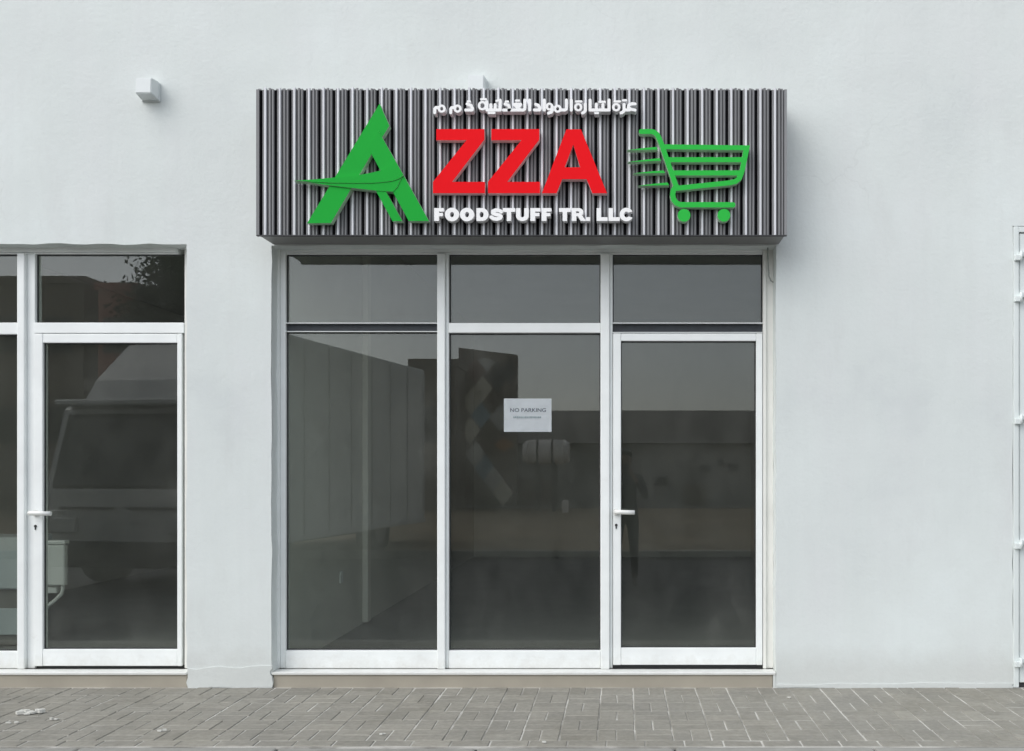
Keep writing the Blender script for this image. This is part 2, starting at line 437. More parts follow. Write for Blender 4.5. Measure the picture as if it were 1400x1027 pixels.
# pavement: mortar bed + pavers in basket weave + border course, then the kerb stones
pave = MB().box(-14, 10, -1.268, .02, -.30, -.0038).build('pavement', M['joint']); pave['kind'] = 'structure'
PX0 = X_(820, -.55)
CELL = .193
pav = []
nc = 46
for r in range(6):
    y1 = -.005 - r*CELL
    for c in range(-50, nc):
        x0 = PX0 + c*CELL
        if x0 < -13.8 or x0 + CELL > 9.8: continue
        if (r + c) % 2 == 0:
            pav += [(x0+CELL/2, y1-CELL*.25, 0), (x0+CELL/2, y1-CELL*.75, 0)]
        else:
            pav += [(x0+CELL*.25, y1-CELL/2, 1), (x0+CELL*.75, y1-CELL/2, 1)]
yb = -.005 - 6*CELL - .051
for c in range(-50, nc):
    x0 = PX0 + c*CELL + .05
    if x0 < -13.8 or x0 + CELL > 9.8: continue
    pav.append((x0+CELL/2, yb, 0))
def paver_mesh(w, d):
    mb = MB(); mb.box(-w/2, w/2, -d/2, d/2, -.045, 0, bev=.004)
    bm = mb.bm
    me = bpy.data.meshes.new('paver'); bm.to_mesh(me); bm.free(); me.materials.append(M['paver']); return me
pmesh = [paver_mesh(CELL-.006, CELL/2-.005), paver_mesh(CELL/2-.005, CELL-.006)]
def inview(x, y):
    f = (D+y)/D; px = 850 + x*K/f; py = 640 + CH*K/f
    return -20 < px < 1420 and py < 1030
vis = [p for p in pav if inview(p[0], p[1])]
vis.sort(key=lambda p: math.hypot(p[0]+.68, (p[1]+6)))
near = set(vis[:296])
bmr = bmesh.new()
for p in pav:
    dz = random.uniform(-.0015, .0015); tx, ty = random.gauss(0, .006), random.gauss(0, .007); rz = random.gauss(0, .012)
    mtx = Matrix.Translation((p[0]+random.gauss(0, .0012), p[1]+random.gauss(0, .0012), dz)) @ Matrix.Rotation(rz, 4, 'Z') @ Matrix.Rotation(tx, 4, 'X') @ Matrix.Rotation(ty, 4, 'Y')
    if p in near:
        o = bpy.data.objects.new('paver', pmesh[p[2]]); COL.objects.link(o); o.parent = pave; o.matrix_local = mtx
    else:
        t = pmesh[p[2]].copy(); t.transform(mtx); bmr.from_mesh(t); bpy.data.meshes.remove(t)
me = bpy.data.meshes.new('outer_pavers'); bmr.to_mesh(me); bmr.free()
o = link('outer_pavers', me, M['paver'], pave); o['kind'] = 'stuff'

kerb = MB().box(-14, 10, -1.395, -1.276, -.33, -.014).build('kerb', M['gasket']); kerb['kind'] = 'structure'
kx = X_(923, -1.3); kl = .97*1.0
for i in range(-12, 8):
    a = kx + i*kl
    o = MB().box(a+.004, a+kl-.004, -1.405+random.uniform(-.002, .002), -1.274, -.32, -.004+random.uniform(-.003, .003), bev=.012, seg=2).build('kerb_stone', M['kerb'], kerb, cen=True)

# dried cement / paint spills on the pavers
def spill(px, py, w, d, label, seed, n=5):
    rnd = random.Random(seed); f = CH*K/(py-640); y = D*f - D; x = (px-850)/K*f
    mb = MB()
    for k in range(n):
        cx = rnd.uniform(-w/2, w/2)*.7; cy = rnd.uniform(-d/2, d/2)*.7; rr = rnd.uniform(.25, .6)*min(w, d*2)/2
        ring = [(cx + rr*rnd.uniform(.6, 1.3)*math.cos(a), cy + .6*rr*rnd.uniform(.6, 1.3)*math.sin(a), .001) for a in [2*math.pi*q/11 for q in range(11)]]
        mb.prism(ring + [(0, 0, .0045 + .002*k)])
    o = mb.build('cement_spill', M['chip'], None); o.location = (x, y, .003)
    o['label'] = label; o['category'] = 'spill'; o['group'] = 'dried spills on the pavers'
spill(42, 976, .14, .07, 'larger ragged white cement spill on the pavers at the left edge of the picture', 1, 8)
spill(69, 985, .11, .025, 'thin flat white smear on the pavers just right of the ragged spill', 2, 4)
spill(18, 990, .10, .02, 'faint pale streak of cement on the pavers in the bottom left corner', 3, 3)
spill(222, 1001, .06, .02, 'small pale crumbs of cement on the pavers in front of the left shop door', 4, 4)
spill(524, 1005, .03, .02, 'tiny white fleck on the pavers below the left pane of the signed shop', 5, 2)
spill(741, 1017, .05, .04, 'pair of white paint flecks at the kerb edge below the middle pane', 6, 3)
spill(1079, 955, .035, .02, 'small white fleck on the pavers near the right jamb of the signed shop', 8, 2)

# ------------------------------------------------------------------ the building
bld = thing('shop_building', 'long white plastered shop building with two white aluminium shopfronts and a steel door', 'building', (-2, 0, 0))
ZT = 6.2
XL, XR = -13.0, 9.0
def jag(a, b, n, amp, rnd):
    """points between two 2D points with a hand-trowelled wobble"""
    out = []
    for i in range(n+1):
        t = i/n; x = a[0]+(b[0]-a[0])*t; z = a[1]+(b[1]-a[1])*t
        if 0 < i < n:
            dx, dz = b[0]-a[0], b[1]-a[1]; L = math.hypot(dx, dz)
            k = rnd.gauss(0, amp); x += -dz/L*k; z += dx/L*k
        out.append((x, z))
    return out
rnd = random.Random(5)
LX0, LX1 = X_(-432), X_(255); MX0, MX1 = X_(371), X_(1061); SX0, SX1 = X_(1384.5), X_(1384.5)+1.15
ZH1, ZH2, ZHS = Z_(334), Z_(336), Z_(309)
pts = [(XL, -.05)]
def foot(a, b, n, amp=.004, sp=.0):
    q = jag((a, -.002), (b, -.002), n, amp, rnd); return q
pts += [(LX0, -.05)] + jag((LX0, .0), (LX0, ZH1), 20, .002, rnd) + jag((LX0, ZH1), (LX1, ZH1), 40, .0045, rnd)[1:] + jag((LX1, ZH1), (LX1, .16), 26, .0022, rnd)[1:]
pts += jag((LX1, .15), (LX1+.008, .0), 5, .005, rnd)[1:] + [(LX1+.01, -.05), (MX0-.01, -.05)]
pts += jag((MX0+.004, .0), (MX0+.006, .13), 5, .004, rnd) + jag((MX0, .15), (MX0, ZH2), 26, .0018, rnd) + jag((MX0, ZH2), (MX1, ZH2), 30, .002, rnd)[1:] + jag((MX1, ZH2), (MX1, 0), 26, .0016, rnd)[1:]
pts += [(MX1+.002, -.05), (SX0+.006, -.05)] + jag((SX0+.002, 0), (SX0, ZHS), 26, .002, rnd) + [(SX1, ZHS), (SX1, -.05), (XR, -.05), (XR, ZT), (XL, ZT)]
WT = .22
def wall_from(pts, y0, y1, name, mat):
    n = len(pts); L = [[Vector((x, z, 0)) for x, z in pts]]
    vs = [(x, y0, z) for x, z in pts] + [(x, y1, z) for x, z in pts]; fs = []
    for a, b, c in tessellate_polygon(L): fs += [(a, b, c), (c+n, b+n, a+n)]
    fs += [(i, (i+1) % n, (i+1) % n+n, i+n) for i in range(n)]
    me = bpy.data.meshes.new(name); me.from_pydata(vs, [], fs)
    bm = bmesh.new(); bm.from_mesh(me); bmesh.ops.recalc_face_normals(bm, faces=bm.faces)
    ed = [e for e in bm.edges if len(e.link_faces) == 2 and abs(e.link_faces[0].normal.y) > .9 > abs(e.link_faces[1].normal.y)+.1 or len(e.link_faces) == 2 and abs(e.link_faces[1].normal.y) > .9 > abs(e.link_faces[0].normal.y)+.1]
    ed = [e for e in ed if all(v.co.y < y0+.001 for v in e.verts)]
    bmesh.ops.bevel(bm, geom=ed, offset=.0045, segments=2, affect='EDGES', clamp_overlap=True)
    bm.to_mesh(me); bm.free()
    return link(name, me, mat, bld)
wall_from(pts, 0, WT, 'facade_wall', M['plaster'])

# small plaster repairs standing a few mm proud (patched skirt of the pillar, base of the right wall)
def patch(name, quad, seed, t=.006):
    r = random.Random(seed); ring = []
    for (a, b) in zip(quad, quad[1:]+quad[:1]):
        q = jag(P(*a)[::2], P(*b)[::2], 8, .006, r); ring += q[:-1]
    MB().prism([(x, -t, z) for x, z in ring] + [(0, t+.002, 0)]).build(name, M['plaster'], bld)
patch('plaster_skirt', [(257, 914), (371, 910), (372, 940), (262, 941)], 11, .007)
patch('plaster_skirt', [(1064, 935), (1384, 934), (1385, 940), (1062, 940)], 12, .005)

# building shell
RD = 9.0
sh = MB()
sh.box(XL, XL+.2, WT+.002, RD, -.05, ZT).box(XR-.2, XR, WT+.002, RD, -.05, ZT).box(XL, XR, RD+.002, RD+.2, -.05, ZT)
sh.build('outer_wall', M['plaster'], bld)
MB().box(XL+.21, XR-.21, WT+.01, RD-.01, ZT-.35, ZT-.2).build('roof', M['soffit'], bld)
FZ = Z_(916, .1)   # threshold height
iw = MB()
ILX = X_(391, .17)               # inner face of the left wall of the signed shop
IRX = X_(1047, .17) + .95
LRX = X_(250, .17)
LLX = X_(-432) - .05
iw.box(LRX+.002, ILX, WT+.004, 8.0, 0, 3.4)      # partition between shops
iw.box(IRX, IRX+.15, WT+.004, 8.0, 0, 3.4)
iw.box(LLX-.15, LLX, WT+.004, 8.0, 0, 3.4)
iw.box(LLX-.15, IRX+.15, 8.004, 8.15, 0, 3.4)
iw.build('interior_wall', M['interior'], bld)
MB().box(LLX, IRX, WT-.04, 8.0, 3.404, 3.55).build('interior_ceiling', M['soffit'], bld)
# floor tiles inside: 60 cm tiles
fl = MB().box(LLX-.1, IRX+.1, .20, 8.0, -.04, FZ-.012).build('interior_floor', M['tile'], bld)
# boxed pipe running up the left interior wall
pipe_y = D*((850-505)/K) and 2.02
px_ = ILX
MB().box(px_+.002, px_+.05, pipe_y-.05, pipe_y+.05, FZ, 3.4, bev=.006).build('boxed_pipe', simple('pipe_casing', (.86, .84, .78), .6, var=.04), bld)
MB().box(px_+.0015, px_+.012, 1.33, 1.40, FZ+.40, FZ+.49, bev=.003).build('wall_socket', M['white'], bld)

# steps under each shopfront + white painted threshold ledge
for (a, b) in ((LX0, LX1), (MX0, MX1)):
    st = MB().box(a+.006 if a == MX0 else a+.001, b-.018 if b == MX1 else b-.001, .012, WT+.01, -.03, FZ-.012, bev=.004).build('step', M['step'], bld)
    MB().box(a+.001, b-.001, .0, .0995, FZ-.0115, FZ+.006, bev=.003).build('threshold_ledge', M['white'], st)
MB().box(MX1-.017, MX1-.001, .004, .09, -.03, FZ-.012).build('jamb_foot', M['plaster'], bld)

FY = .10           # front plane of the frames
def bar(mb, x0, x1, y0, y1, z0, z1, bev=.004): mb.box(x0, x1, y0, y1, z0, z1, bev=bev, seg=2)
def X(px): return X_(px, FY)
def Z(py): return Z_(py, FY)
def pane(x0, x1, z0, z1, parent, y=.145):
    MB().box(x0-.006, x1+.006, y, y+.006, z0-.006, z1+.006).build('pane', M['glass'], parent, cen=True)
    # rubber gasket round the pane
    gk = MB(); t = .006
    for q in ((x0, x0+t, z0, z1), (x1-t, x1, z0, z1)): gk.box(q[0], q[1], y-.010, y-.001, q[2], q[3])
    for q in ((x0+t, x1-t, z0, z0+t), (x0+t, x1-t, z1-t, z1)): gk.box(q[0], q[1], y-.0102, y-.001, q[2], q[3])
    gk.build('gasket', M['gasket'], parent)

def handle(hx, z, length, parent, side):
    h = MB()
    h.cyl((hx, FY-.006, z), (hx, FY+.0005, z), .021, n=24)
    h.cyl((hx, FY-.01, z), (hx, FY-.055, z), .012)
    h.tube([(hx-.008, FY-.052, z+.002), (hx+.02, FY-.060, z+.002), (hx+.06, FY-.060, z), (hx+length, FY-.056, z-.001)], .0145, 12)
    o = h.build('handle', M['handle'], parent)
    MB().cyl((hx, FY+.0005, z-.083), (hx, FY-.003, z-.083), .0085).box(hx-.004, hx+.004, FY-.0031, FY+.0004, z-.106, z-.086).build('keyhole', M['hole'], o)
    return o

def dark_channel(x0, x1, z0, z1, parent):
    """transom whose snap-on cover is missing: open dark channel between two thin white lips"""
    c = MB().box(x0, x1, .135, .17, z0, z1).build('open_channel', M['channel'], parent)
    MB().box(x0, x1, FY+.004, .134, z1-.005, z1).box(x0, x1, FY+.004, .134, z0, z0+.004).build('channel_lip', M['white'], c)
    return c

def shopfront(xs, ytop, parent, extra):
    """xs: pixel columns of the verticals [(x0,x1) ...]"""
    zt = Z(ytop); zb = FZ+.0065
    fr = MB()
    # perimeter members, then mullions, all butt jointed with small offsets
    bar(fr, X(xs[0][0]), X(xs[0][1]), FY, FY+.09, zb, zt)
    bar(fr, X(xs[-1][0]), X(xs[-1][1]), FY+.001, FY+.09, zb, zt)
    bar(fr, X(xs[0][0]), X(xs[-1][1]), FY+.003, FY+.088, zt+.0005, zt+.045)
    return fr, zt, zb

# ---- signed shop front
sf = MB()
zb = FZ+.0065; zh0, zh1 = Z(347), Z(336.5)+.02
V = [(378, 389), (598, 613), (821, 837.5), (1043.5, 1058)]
bar(sf, X(378)-.004, X(382), FY-.0, FY+.09, zb, zh1)
bar(sf, X(382)+.0005, X(389.5), FY+.012, FY+.09, zb, zh1)
bar(sf, X(389.5)+.0005, X(1043.5)-.0005, FY+.003, FY+.085, zh0+.012, zh1)
bar(sf, X(389.5)+.0005, X(1043.5)-.0005, FY+.02, FY+.084, zh0, zh0+.0118)
front = sf.build('shopfront_frame', M['white'], bld)
jr = MB(); bar(jr, X(1043.5), X(1048), FY+.001, FY+.09, zb, zh1); bar(jr, X(1048)+.0005, X(1058), FY+.016, FY+.09, zb, zh1)
jr.build('right_jamb', M['white_beige'], front)
for a, b in ((598, 613), (821, 837.5)):
    mu = MB(); bar(mu, X(a), X(b-4), FY-.012, FY+.089, zb, zh0-.001, .006); bar(mu, X(b-4)+.0005, X(b), FY+.012, FY+.088, zb, zh0-.001)
    mu.build('mullion', M['white'], front)
g1 = (X(389.5)+.001, X(598)-.001); g2 = (X(613)+.001, X(821)-.001); g3 = (X(837.5)+.001, X(1043.5)-.001)
zt0, zt1 = Z(455), Z(441.5)
tr = MB(); bar(tr, g2[0], g2[1], FY+.002, FY+.08, zt0, zt1); tr.build('transom', M['white'], front)
dark_channel(g1[0], g1[1], Z(453.5), Z(441), front)
dark_channel(g3[0], g3[1], Z(455)+.001, Z(441), front)
for gg in (g1, g2):
    br = MB(); bar(br, gg[0], gg[1], FY+.006, FY+.08, zb, Z(890)); br.build('bottom_rail', M['white'], front)
pane(g1[0], g1[1], Z(441), zh0, front); pane(g2[0], g2[1], zt1, zh0, front); pane(g3[0], g3[1], Z(441), zh0, front)
pane(g1[0], g1[1], Z(890), Z(453.5), front); pane(g2[0], g2[1], Z(890), zt0, front)
def door(x0, x1, zbot, ztop, sl, sr, tt, bt, hx, hz, parent, hl=.115):
    d = MB()
    bar(d, x0, x0+sl, FY+.001, FY+.06, zbot, ztop); bar(d, x1-sr, x1, FY+.001, FY+.06, zbot, ztop)
    bar(d, x0+sl+.0005, x1-sr-.0005, FY+.003, FY+.058, ztop-tt, ztop-.0005); bar(d, x0+sl+.0005, x1-sr-.0005, FY+.003, FY+.058, zbot+.0005, zbot+bt)
    o = d.build('glass_door', M['white'], parent)
    pane(x0+sl, x1-sr, zbot+bt, ztop-tt, o, .13)
    handle(hx, hz, hl, o, 1)
    return o
dz0, dz1 = Z(909.5), Z(455.5)-.001
door(g3[0]+.002, g3[1]-.003, dz0, dz1, X(849)-g3[0]-.002, g3[1]-.003-X(1034), Z(455.5)-Z(466), Z(886)-Z(909.5), X(842.5), Z(700), front)
MB().box(g3[0], g3[1], FY+.03, FY+.06, zb-.002, dz0-.002).build('door_gap_shade', M['gasket'], front)  # black strip standing in for the shade under the door

# ---- neighbouring shop front on the left
lf = MB(); lh0, lh1 = Z(346.5), Z(334)+.02
bar(lf, X(-432)+.01, X(-418), FY, FY+.09, zb, lh1)
bar(lf, X(-418)+.0005, X(242)-.0, FY+.003, FY+.085, lh0+.01, lh1)
bar(lf, X(-418)+.0005, X(242), FY+.02, FY+.084, lh0, lh0+.0098)
lfront = lf.build('shopfront_frame', M['white'], bld)
jr = MB(); bar(jr, X(251)+.0005, LX1+.012, FY+.01, FY+.09, zb, lh1); jr.build('right_jamb', M['white_beige'], lfront)
mu = MB(); bar(mu, X(24.5), X(35), FY-.012, FY+.089, zb, lh0-.001, .006); bar(mu, X(35)+.0005, X(46), FY+.014, FY+.088, zb, lh0-.001); mu.build('mullion', M['white'], lfront)
mu = MB(); bar(mu, X(-206), X(-192), FY-.012, FY+.089, zb, lh0-.001, .006); mu.build('mullion', M['white'], lfront)
h1 = (X(-418)+.001, X(-206)-.001); h2 = (X(-192)+.001, X(24.5)-.001); h3 = (X(46)+.001, X(251))
for a in (h1, h2):
    t_ = MB(); bar(t_, a[0], a[1], FY+.004, FY+.08, Z(457), Z(441)); t_.build('transom', M['white'], lfront)
    t_ = MB(); bar(t_, a[0], a[1], FY+.006, FY+.08, zb, Z(891)); t_.build('bottom_rail', M['white'], lfront)
    pane(a[0], a[1], Z(441), lh0, lfront); pane(a[0], a[1], Z(891), Z(457), lfront)
t_ = MB(); bar(t_, h3[0], h3[1], FY+.004, FY+.08, Z(455.5), Z(441)); t_.build('transom', M['white'], lfront)
pane(h3[0], h3[1], Z(441), lh0, lfront)
door(h3[0]+.002, h3[1]-.012, Z(911), Z(456)-.001, X(58)-h3[0]-.002, h3[1]-.012-X(242), Z(456)-Z(468.5), Z(888)-Z(911), X(48.5), Z(701.5), lfront, .13)
MB().box(h3[0], h3[1], FY+.03, FY+.06, zb-.002, Z(911)-.002).build('door_gap_shade', M['gasket'], lfront)  # same black strip painting the shaded gap below this door

# ---- white steel door at the right edge
sdp = MB()
z9 = Z_(309)
fx0 = SX0+.004
bar(sdp, fx0, fx0+.034, -.006, .08, .0, z9-.004); bar(sdp, SX1-.04, SX1-.004, -.006, .08, .0, z9-.004); bar(sdp, fx0+.0345, SX1-.0405, -.004, .078, z9-.04, z9-.0045)
sframe = sdp.build('steel_door', M['steel_white'], bld)
leaf = MB(); bar(leaf, fx0+.04, SX1-.046, .004, .05, .03, z9-.046); lo = leaf.build('door_leaf', M['steel_white'], sframe)
pp = MB()
for a, b in ((.15, .95), (1.15, 1.75), (1.95, 2.65)): bar(pp, fx0+.14, SX1-.15, -.004, .0035, a, b, .003)
pp.build('raised_panel', M['steel_white'], lo)
for py in (351, 407, 574, 744, 905):
    hb = MB(); z = Z_(py)
    bar(hb, fx0+.002, fx0+.045, -.03, -.0065, z-.028, z+.006, .003); bar(hb, fx0+.032, fx0+.09, -.024, .0035, z-.002, z+.026, .003)
    hb.cyl((fx0+.038, -.03, z-.03), (fx0+.038, -.03, z+.03), .008)
    hb.build('hinge_bracket', M['steel_white'], sframe)
MB().box(fx0+.036, SX1-.05, .02, .06, -.01, .024).build('door_gap', M['gasket'], sframe)

# ------------------------------------------------------------------ wall fixtures and cable
def fixture(cx, cy, label, group):
    X0, _, Z0 = P(cx, cy)
    t = thing('junction_box', label, 'junction box', (X0, 0, Z0), group=group)
    b = MB(); w = .054
    b.box(X0-w-.004, X0+w+.004, -.012, -.001, Z0-w-.004, Z0+w+.004, bev=.004, seg=2)
    b.build('back_plate', M['fixture'], t)
    # tapered hood tilted a little forward
    h = MB(); y1, y0 = -.0125, -.105
    r = h.bm; a = [r.verts.new(p) for p in ((X0-w, y1, Z0-w), (X0+w, y1, Z0-w), (X0+w, y1, Z0+w+.01), (X0-w, y1, Z0+w+.01))]
    c = [r.verts.new(p) for p in ((X0-w+.006, y0, Z0-w+.012), (X0+w-.006, y0, Z0-w+.012), (X0+w-.006, y0+.006, Z0+w), (X0-w+.006, y0+.006, Z0+w))]
    r.faces.new(a); r.faces.new(c[::-1])
    for i in range(4): r.faces.new([a[(i+1) % 4], a[i], c[i], c[(i+1) % 4]])
    bmesh.ops.bevel(r, geom=list(r.edges), offset=.004, segments=2, affect='EDGES')
    h.build('cover', M['fixture'], t)
    return t
G = 'small square junction boxes on the facade'
fixture(207, 127, 'small square white junction box on the bare wall left of the sign', G)
fixture(654, 123, 'small white junction box poking out above the top edge of the sign', G)
cb = MB().tube([P(1049.5, 338, .05), P(1050, 352, .052), P(1050.5, 368, .055), P(1051.5, 378, .06), P(1054, 384, .07), P(1057, 386, .08)], .0045, 8).build('cable', M['cable'])
cb['label'] = 'short grey cable end hanging in the top right corner of the signed shopfront'; cb['category'] = 'cable'

# ------------------------------------------------------------------ the sign
SY = -.262
sx0, sx1 = X_(350, SY), X_(1076, SY); sz0, sz1 = Z_(321, SY), Z_(122, SY)
sign = thing('shop_sign', 'wide charcoal ribbed sign box over the shopfront with green, red and white raised lettering', 'sign', ((sx0+sx1)/2, SY, sz0))
MB().box(sx0+.004, sx1-.004, SY+.02, -.002, sz0+.002, sz1-.004, bev=.006).build('sign_box', M['box_grey'], sign)
# one ribbed slat, period 20 px
u = (sx1-sx0)/36.4
def slat_mesh(dz):
    mb = MB(); H = sz1-sz0; px = u/20.0
    mb.box(0.0, u-.0005, -.004, 0, 0, H, mi=2); mb.box(.1*px, 3.2*px, -.0048, -.0035, .0005, H-.0005, mi=3)                                # backing web, with a black strip painting the shade of the deep gap
    def rib(a, b, dep, mi, top): 
        r = mb.bm; d = dep
        prof = [(a*px, -.004), (a*px+.0012, -d*.7), (a*px+.003, -d), (b*px-.003, -d), (b*px-.0012, -d*.7), (b*px, -.004)]
        lo = [r.verts.new((x, y, 0)) for x, y in prof]; hi = [r.verts.new((x, y, H+top)) for x, y in prof]
        for i in range(len(prof)-1):
            f = r.faces.new([lo[i], lo[i+1], hi[i+1], hi[i]]); f.material_index = mi
        f = r.faces.new(hi[::-1]); f.material_index = mi; f = r.faces.new(lo); f.material_index = mi
    rib(3.5, 5.9, .010, 0, .0); rib(5.8, 9.4, .016, 1, dz); rib(11.8, 15.2, .010, 0, dz*.9); rib(16.5, 19.3, .010, 0, dz*.3)
    bmesh.ops.recalc_face_normals(mb.bm, faces=mb.bm.faces)
    me = bpy.data.meshes.new('slat'); mb.bm.to_mesh(me); mb.bm.free()
    for k in ('rib_grey', 'rib_white', 'rib_dark', 'rib_black'): me.materials.append(M[k])
    return me
sms = [slat_mesh(.012), slat_mesh(.009)]
for i in range(36):
    o = bpy.data.objects.new('slat', sms[i % 2]); COL.objects.link(o); o.parent = sign
    o.matrix_local = Matrix.Translation(Vector((sx0+.0015+u*.2+i*u, SY+.019, sz0)) - Vector(sign.location))
MB().box(sx0+.0005, sx1-.0005, SY-.001, SY+.0195, sz0-.007, sz0-.001, bev=.001).build('bottom_trim', M['rib_dark'], sign)
MB().box(sx0, sx0+u*.2, SY+.002, SY+.02, sz0, sz1).build('end_trim', M['rib_grey'], sign)
MB().box(sx1-u*.2+.002, sx1, SY+.002, SY+.02, sz0, sz1).build('end_trim', M['rib_grey'], sign)
cr = MB()
n = 176
for i in range(n):
    if i % 2: continue
    x = sx0+.004 + (sx1-sx0-.008)*i/n
    cr.box(x, x+(sx1-sx0)/n*1.0, SY+.0215, SY+.03, sz1-.006, sz1+.011)
cr.build('top_comb', M['rib_grey'], sign)

LY = SY - .050      # front of the letters
LD = .068
LYW = SY - .056
def to_front(y): return lambda px, py: P(px, py, y)
def cropmap(ox, oy, s): return lambda L: [(ox+x/s, oy+y/s) for x, y in L]
def letter(name, ops, y, mats, step=.35, depth=None, inflate=0.0):
    dp = depth if depth is not None else (SY - .003) - y
    return solid(name, shape_loops(ops, step, inflate), to_front(y), dp, mats, sign)
def polyletter(name, loops, y, mats):
    return solid(name, loops, to_front(y), (SY - .003) - y, mats, sign)
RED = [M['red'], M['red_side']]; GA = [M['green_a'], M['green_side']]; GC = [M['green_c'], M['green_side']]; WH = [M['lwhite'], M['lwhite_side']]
# Z Z A
c1 = cropmap(340, 100, 3.684); c2 = cropmap(700, 100, 3.5)
Zp = c1([(945, 282), (1187, 282), (1187, 335), (1025, 548), (1190, 548), (1190, 605), (928, 605), (928, 548), (1097, 338), (945, 338)])
polyletter('letter', [Zp], LY, RED)
polyletter('letter', [[(x+75.2, y) for x, y in Zp]], LY-.002, RED)
polyletter('letter', [c2([(260, 269), (330, 269), (455, 575), (385, 575), (357, 508), (240, 508), (213, 575), (143, 575)]), c2([(293, 343), (252, 451), (326, 451)])], LY-.004, RED)
# big green logo A in overlapping plates
cA = cropmap(395, 130, 5.405)
polyletter('logo_stroke', [cA([(670, 63), (742, 228), (608, 440), (310, 946), (134, 948)])], LY, GA)
polyletter('logo_stroke', [cA([(660, 262), (845, 590), (1034, 931), (885, 931), (766, 712), (716, 712), (838, 932), (765, 932), (640, 703), (700, 690), (676, 557), (582, 385)])], LY-.005, GA)
polyletter('logo_swoosh', [cA([(120, 640), (300, 653), (620, 653), (760, 640), (838, 598), (800, 680), (768, 714), (640, 706), (460, 686), (270, 664)])], LY-.009, GA)
polyletter('logo_swoosh', [cA([(36, 633), (180, 624), (340, 609), (430, 601), (520, 590), (600, 576), (680, 557), (720, 540), (752, 518), (785, 485), (846, 590), (825, 610), (800, 623), (760, 635), (700, 643), (620, 650), (450, 650), (300, 648), (180, 641)])], LY-.013, GA)
# shopping cart
cc = cropmap(850, 160, 6.42)
def L_(pts, r): return ('line', cc(pts), r/6.42)
def arc(cx, cy, r, a0, a1, n=8): return [(cx+r*math.cos(R(a0+(a1-a0)*i/n)), cy+r*math.sin(R(a0+(a1-a0)*i/n))) for i in range(n+1)]
cart_ops = [L_([(172, 128), (255, 127), (285, 134), (310, 153), (328, 185), (350, 240), (478, 610)], 22),
            ('poly', cc([(360, 240), (1126, 250), (1108, 292), (375, 283)])),
            ('poly', cc([(1074, 255), (1126, 250), (1080, 470), (1056, 540), (1010, 520), (1036, 470)])),
            L_([(1052, 490), (1030, 540), (1000, 565), (955, 577), (480, 626)], 22),
            L_([(400, 375), (1070, 375)], 22), L_([(435, 491), (1048, 491)], 22),
            L_([(478, 605), (452, 645), (447, 685), (456, 725), (480, 755), (515, 770), (975, 771)], 23)]
letter('cart_body', cart_ops, LY, GC, .3)
for x in (547, 897): letter('cart_wheel', [('ell', 850+x/6.42, 160+863/6.42, 56/6.42, 56/6.42)], LY-.002, GC, .35)
for q in ([(45, 291), (200, 272), (305, 263), (316, 286), (180, 289)], [(50, 395), (230, 372), (334, 361), (346, 384), (190, 391)], [(98, 496), (250, 478), (368, 469), (382, 492), (230, 494)], [(143, 604), (300, 584), (402, 575), (416, 599), (280, 602)]):
    polyletter('speed_line', [cc(q)], LY-.001, GC)
# FOODSTUFF TR. LLC
cf = cropmap(580, 270, 4.667)
T0, T1 = 70, 148
def Fl(x0, x1): w = 27; return [[(x0, T0), (x1, T0), (x1, T0+18), (x0+w, T0+18), (x0+w, T0+31), (x1-6, T0+31), (x1-6, T0+48), (x0+w, T0+48), (x0+w, T1), (x0, T1)]]
def Tl(x0, x1): m = (x0+x1)/2; return [[(x0, T0), (x1, T0), (x1, T0+20), (m+12, T0+20), (m+12, T1), (m-12, T1), (m-12, T0+20), (x0, T0+20)]]
def Ll(x0, x1): return [[(x0, T0), (x0+24, T0), (x0+24, T1-20), (x1, T1-20), (x1, T1), (x0, T1)]]
def put(loops): letter('letter', [('poly', cf(l)) for l in loops], LYW, WH, .2, inflate=.45)
def putops(ops):
    o2 = []
    for o in ops:
        k = o[0].lstrip('-')
        if k == 'poly': o2.append((o[0], cf(o[1])))
        elif k == 'line': o2.append((o[0], cf(o[1]), o[2]/4.667))
        else: o2.append((o[0], 580+o[1]/4.667, 270+o[2]/4.667, o[3]/4.667, o[4]/4.667))
    letter('letter', o2, LYW, WH, .2, inflate=.45)
mT = (T0+T1)/2
put(Fl(65, 123))
for cx in (177, 273): putops([('ell', cx, mT, 43, 41), ('-ell', cx, mT, 15, 20)])
putops([('poly', [(335, T0), (365, T0), (365, T1), (335, T1)]), ('ell', 368, mT, 40, 39), ('-poly', [(300, 50), (335, 50), (335, 170), (300, 170)]), ('-ell', 366, mT, 15, 21), ('-poly', [(358, mT-20), (366, mT-20), (366, mT+20), (358, mT+20)])])
putops([('line', [(492, 91), (478, 83), (455, 81), (438, 88), (438, 99), (452, 107), (478, 112), (490, 121), (484, 132), (462, 138), (442, 135), (428, 126)], 9.4)])
put(Tl(503, 578))
putops([('poly', [(588, T0), (612, T0), (612, 120), (588, 120)]), ('poly', [(640, T0), (664, T0), (664, 120), (640, 120)]), ('ell', 626, 116, 38, 33), ('-ell', 626, 114, 14, 15), ('-poly', [(612, 40), (640, 40), (640, 114), (612, 114)]), ('-poly', [(570, 40), (682, 40), (682, T0), (570, T0)])])
put(Fl(679, 739)); put(Fl(751, 809)); put(Tl(862, 932))
putops([('poly', [(943, T0), (968, T0), (968, T1), (943, T1)]), ('ell', 985, 94, 28, 24), ('poly', [(960, T0), (985, T0), (985, 118), (960, 118)]), ('poly', [(978, 112), (1000, 108), (1028, T1), (1000, T1)]), ('-ell', 982, 94, 9, 8), ('-poly', [(967, 86), (982, 86), (982, 102), (967, 102)]), ('-poly', [(900, 148), (1060, 148), (1060, 180), (900, 180)])])
put([[(1034, 128), (1056, 128), (1056, T1), (1034, T1)]])
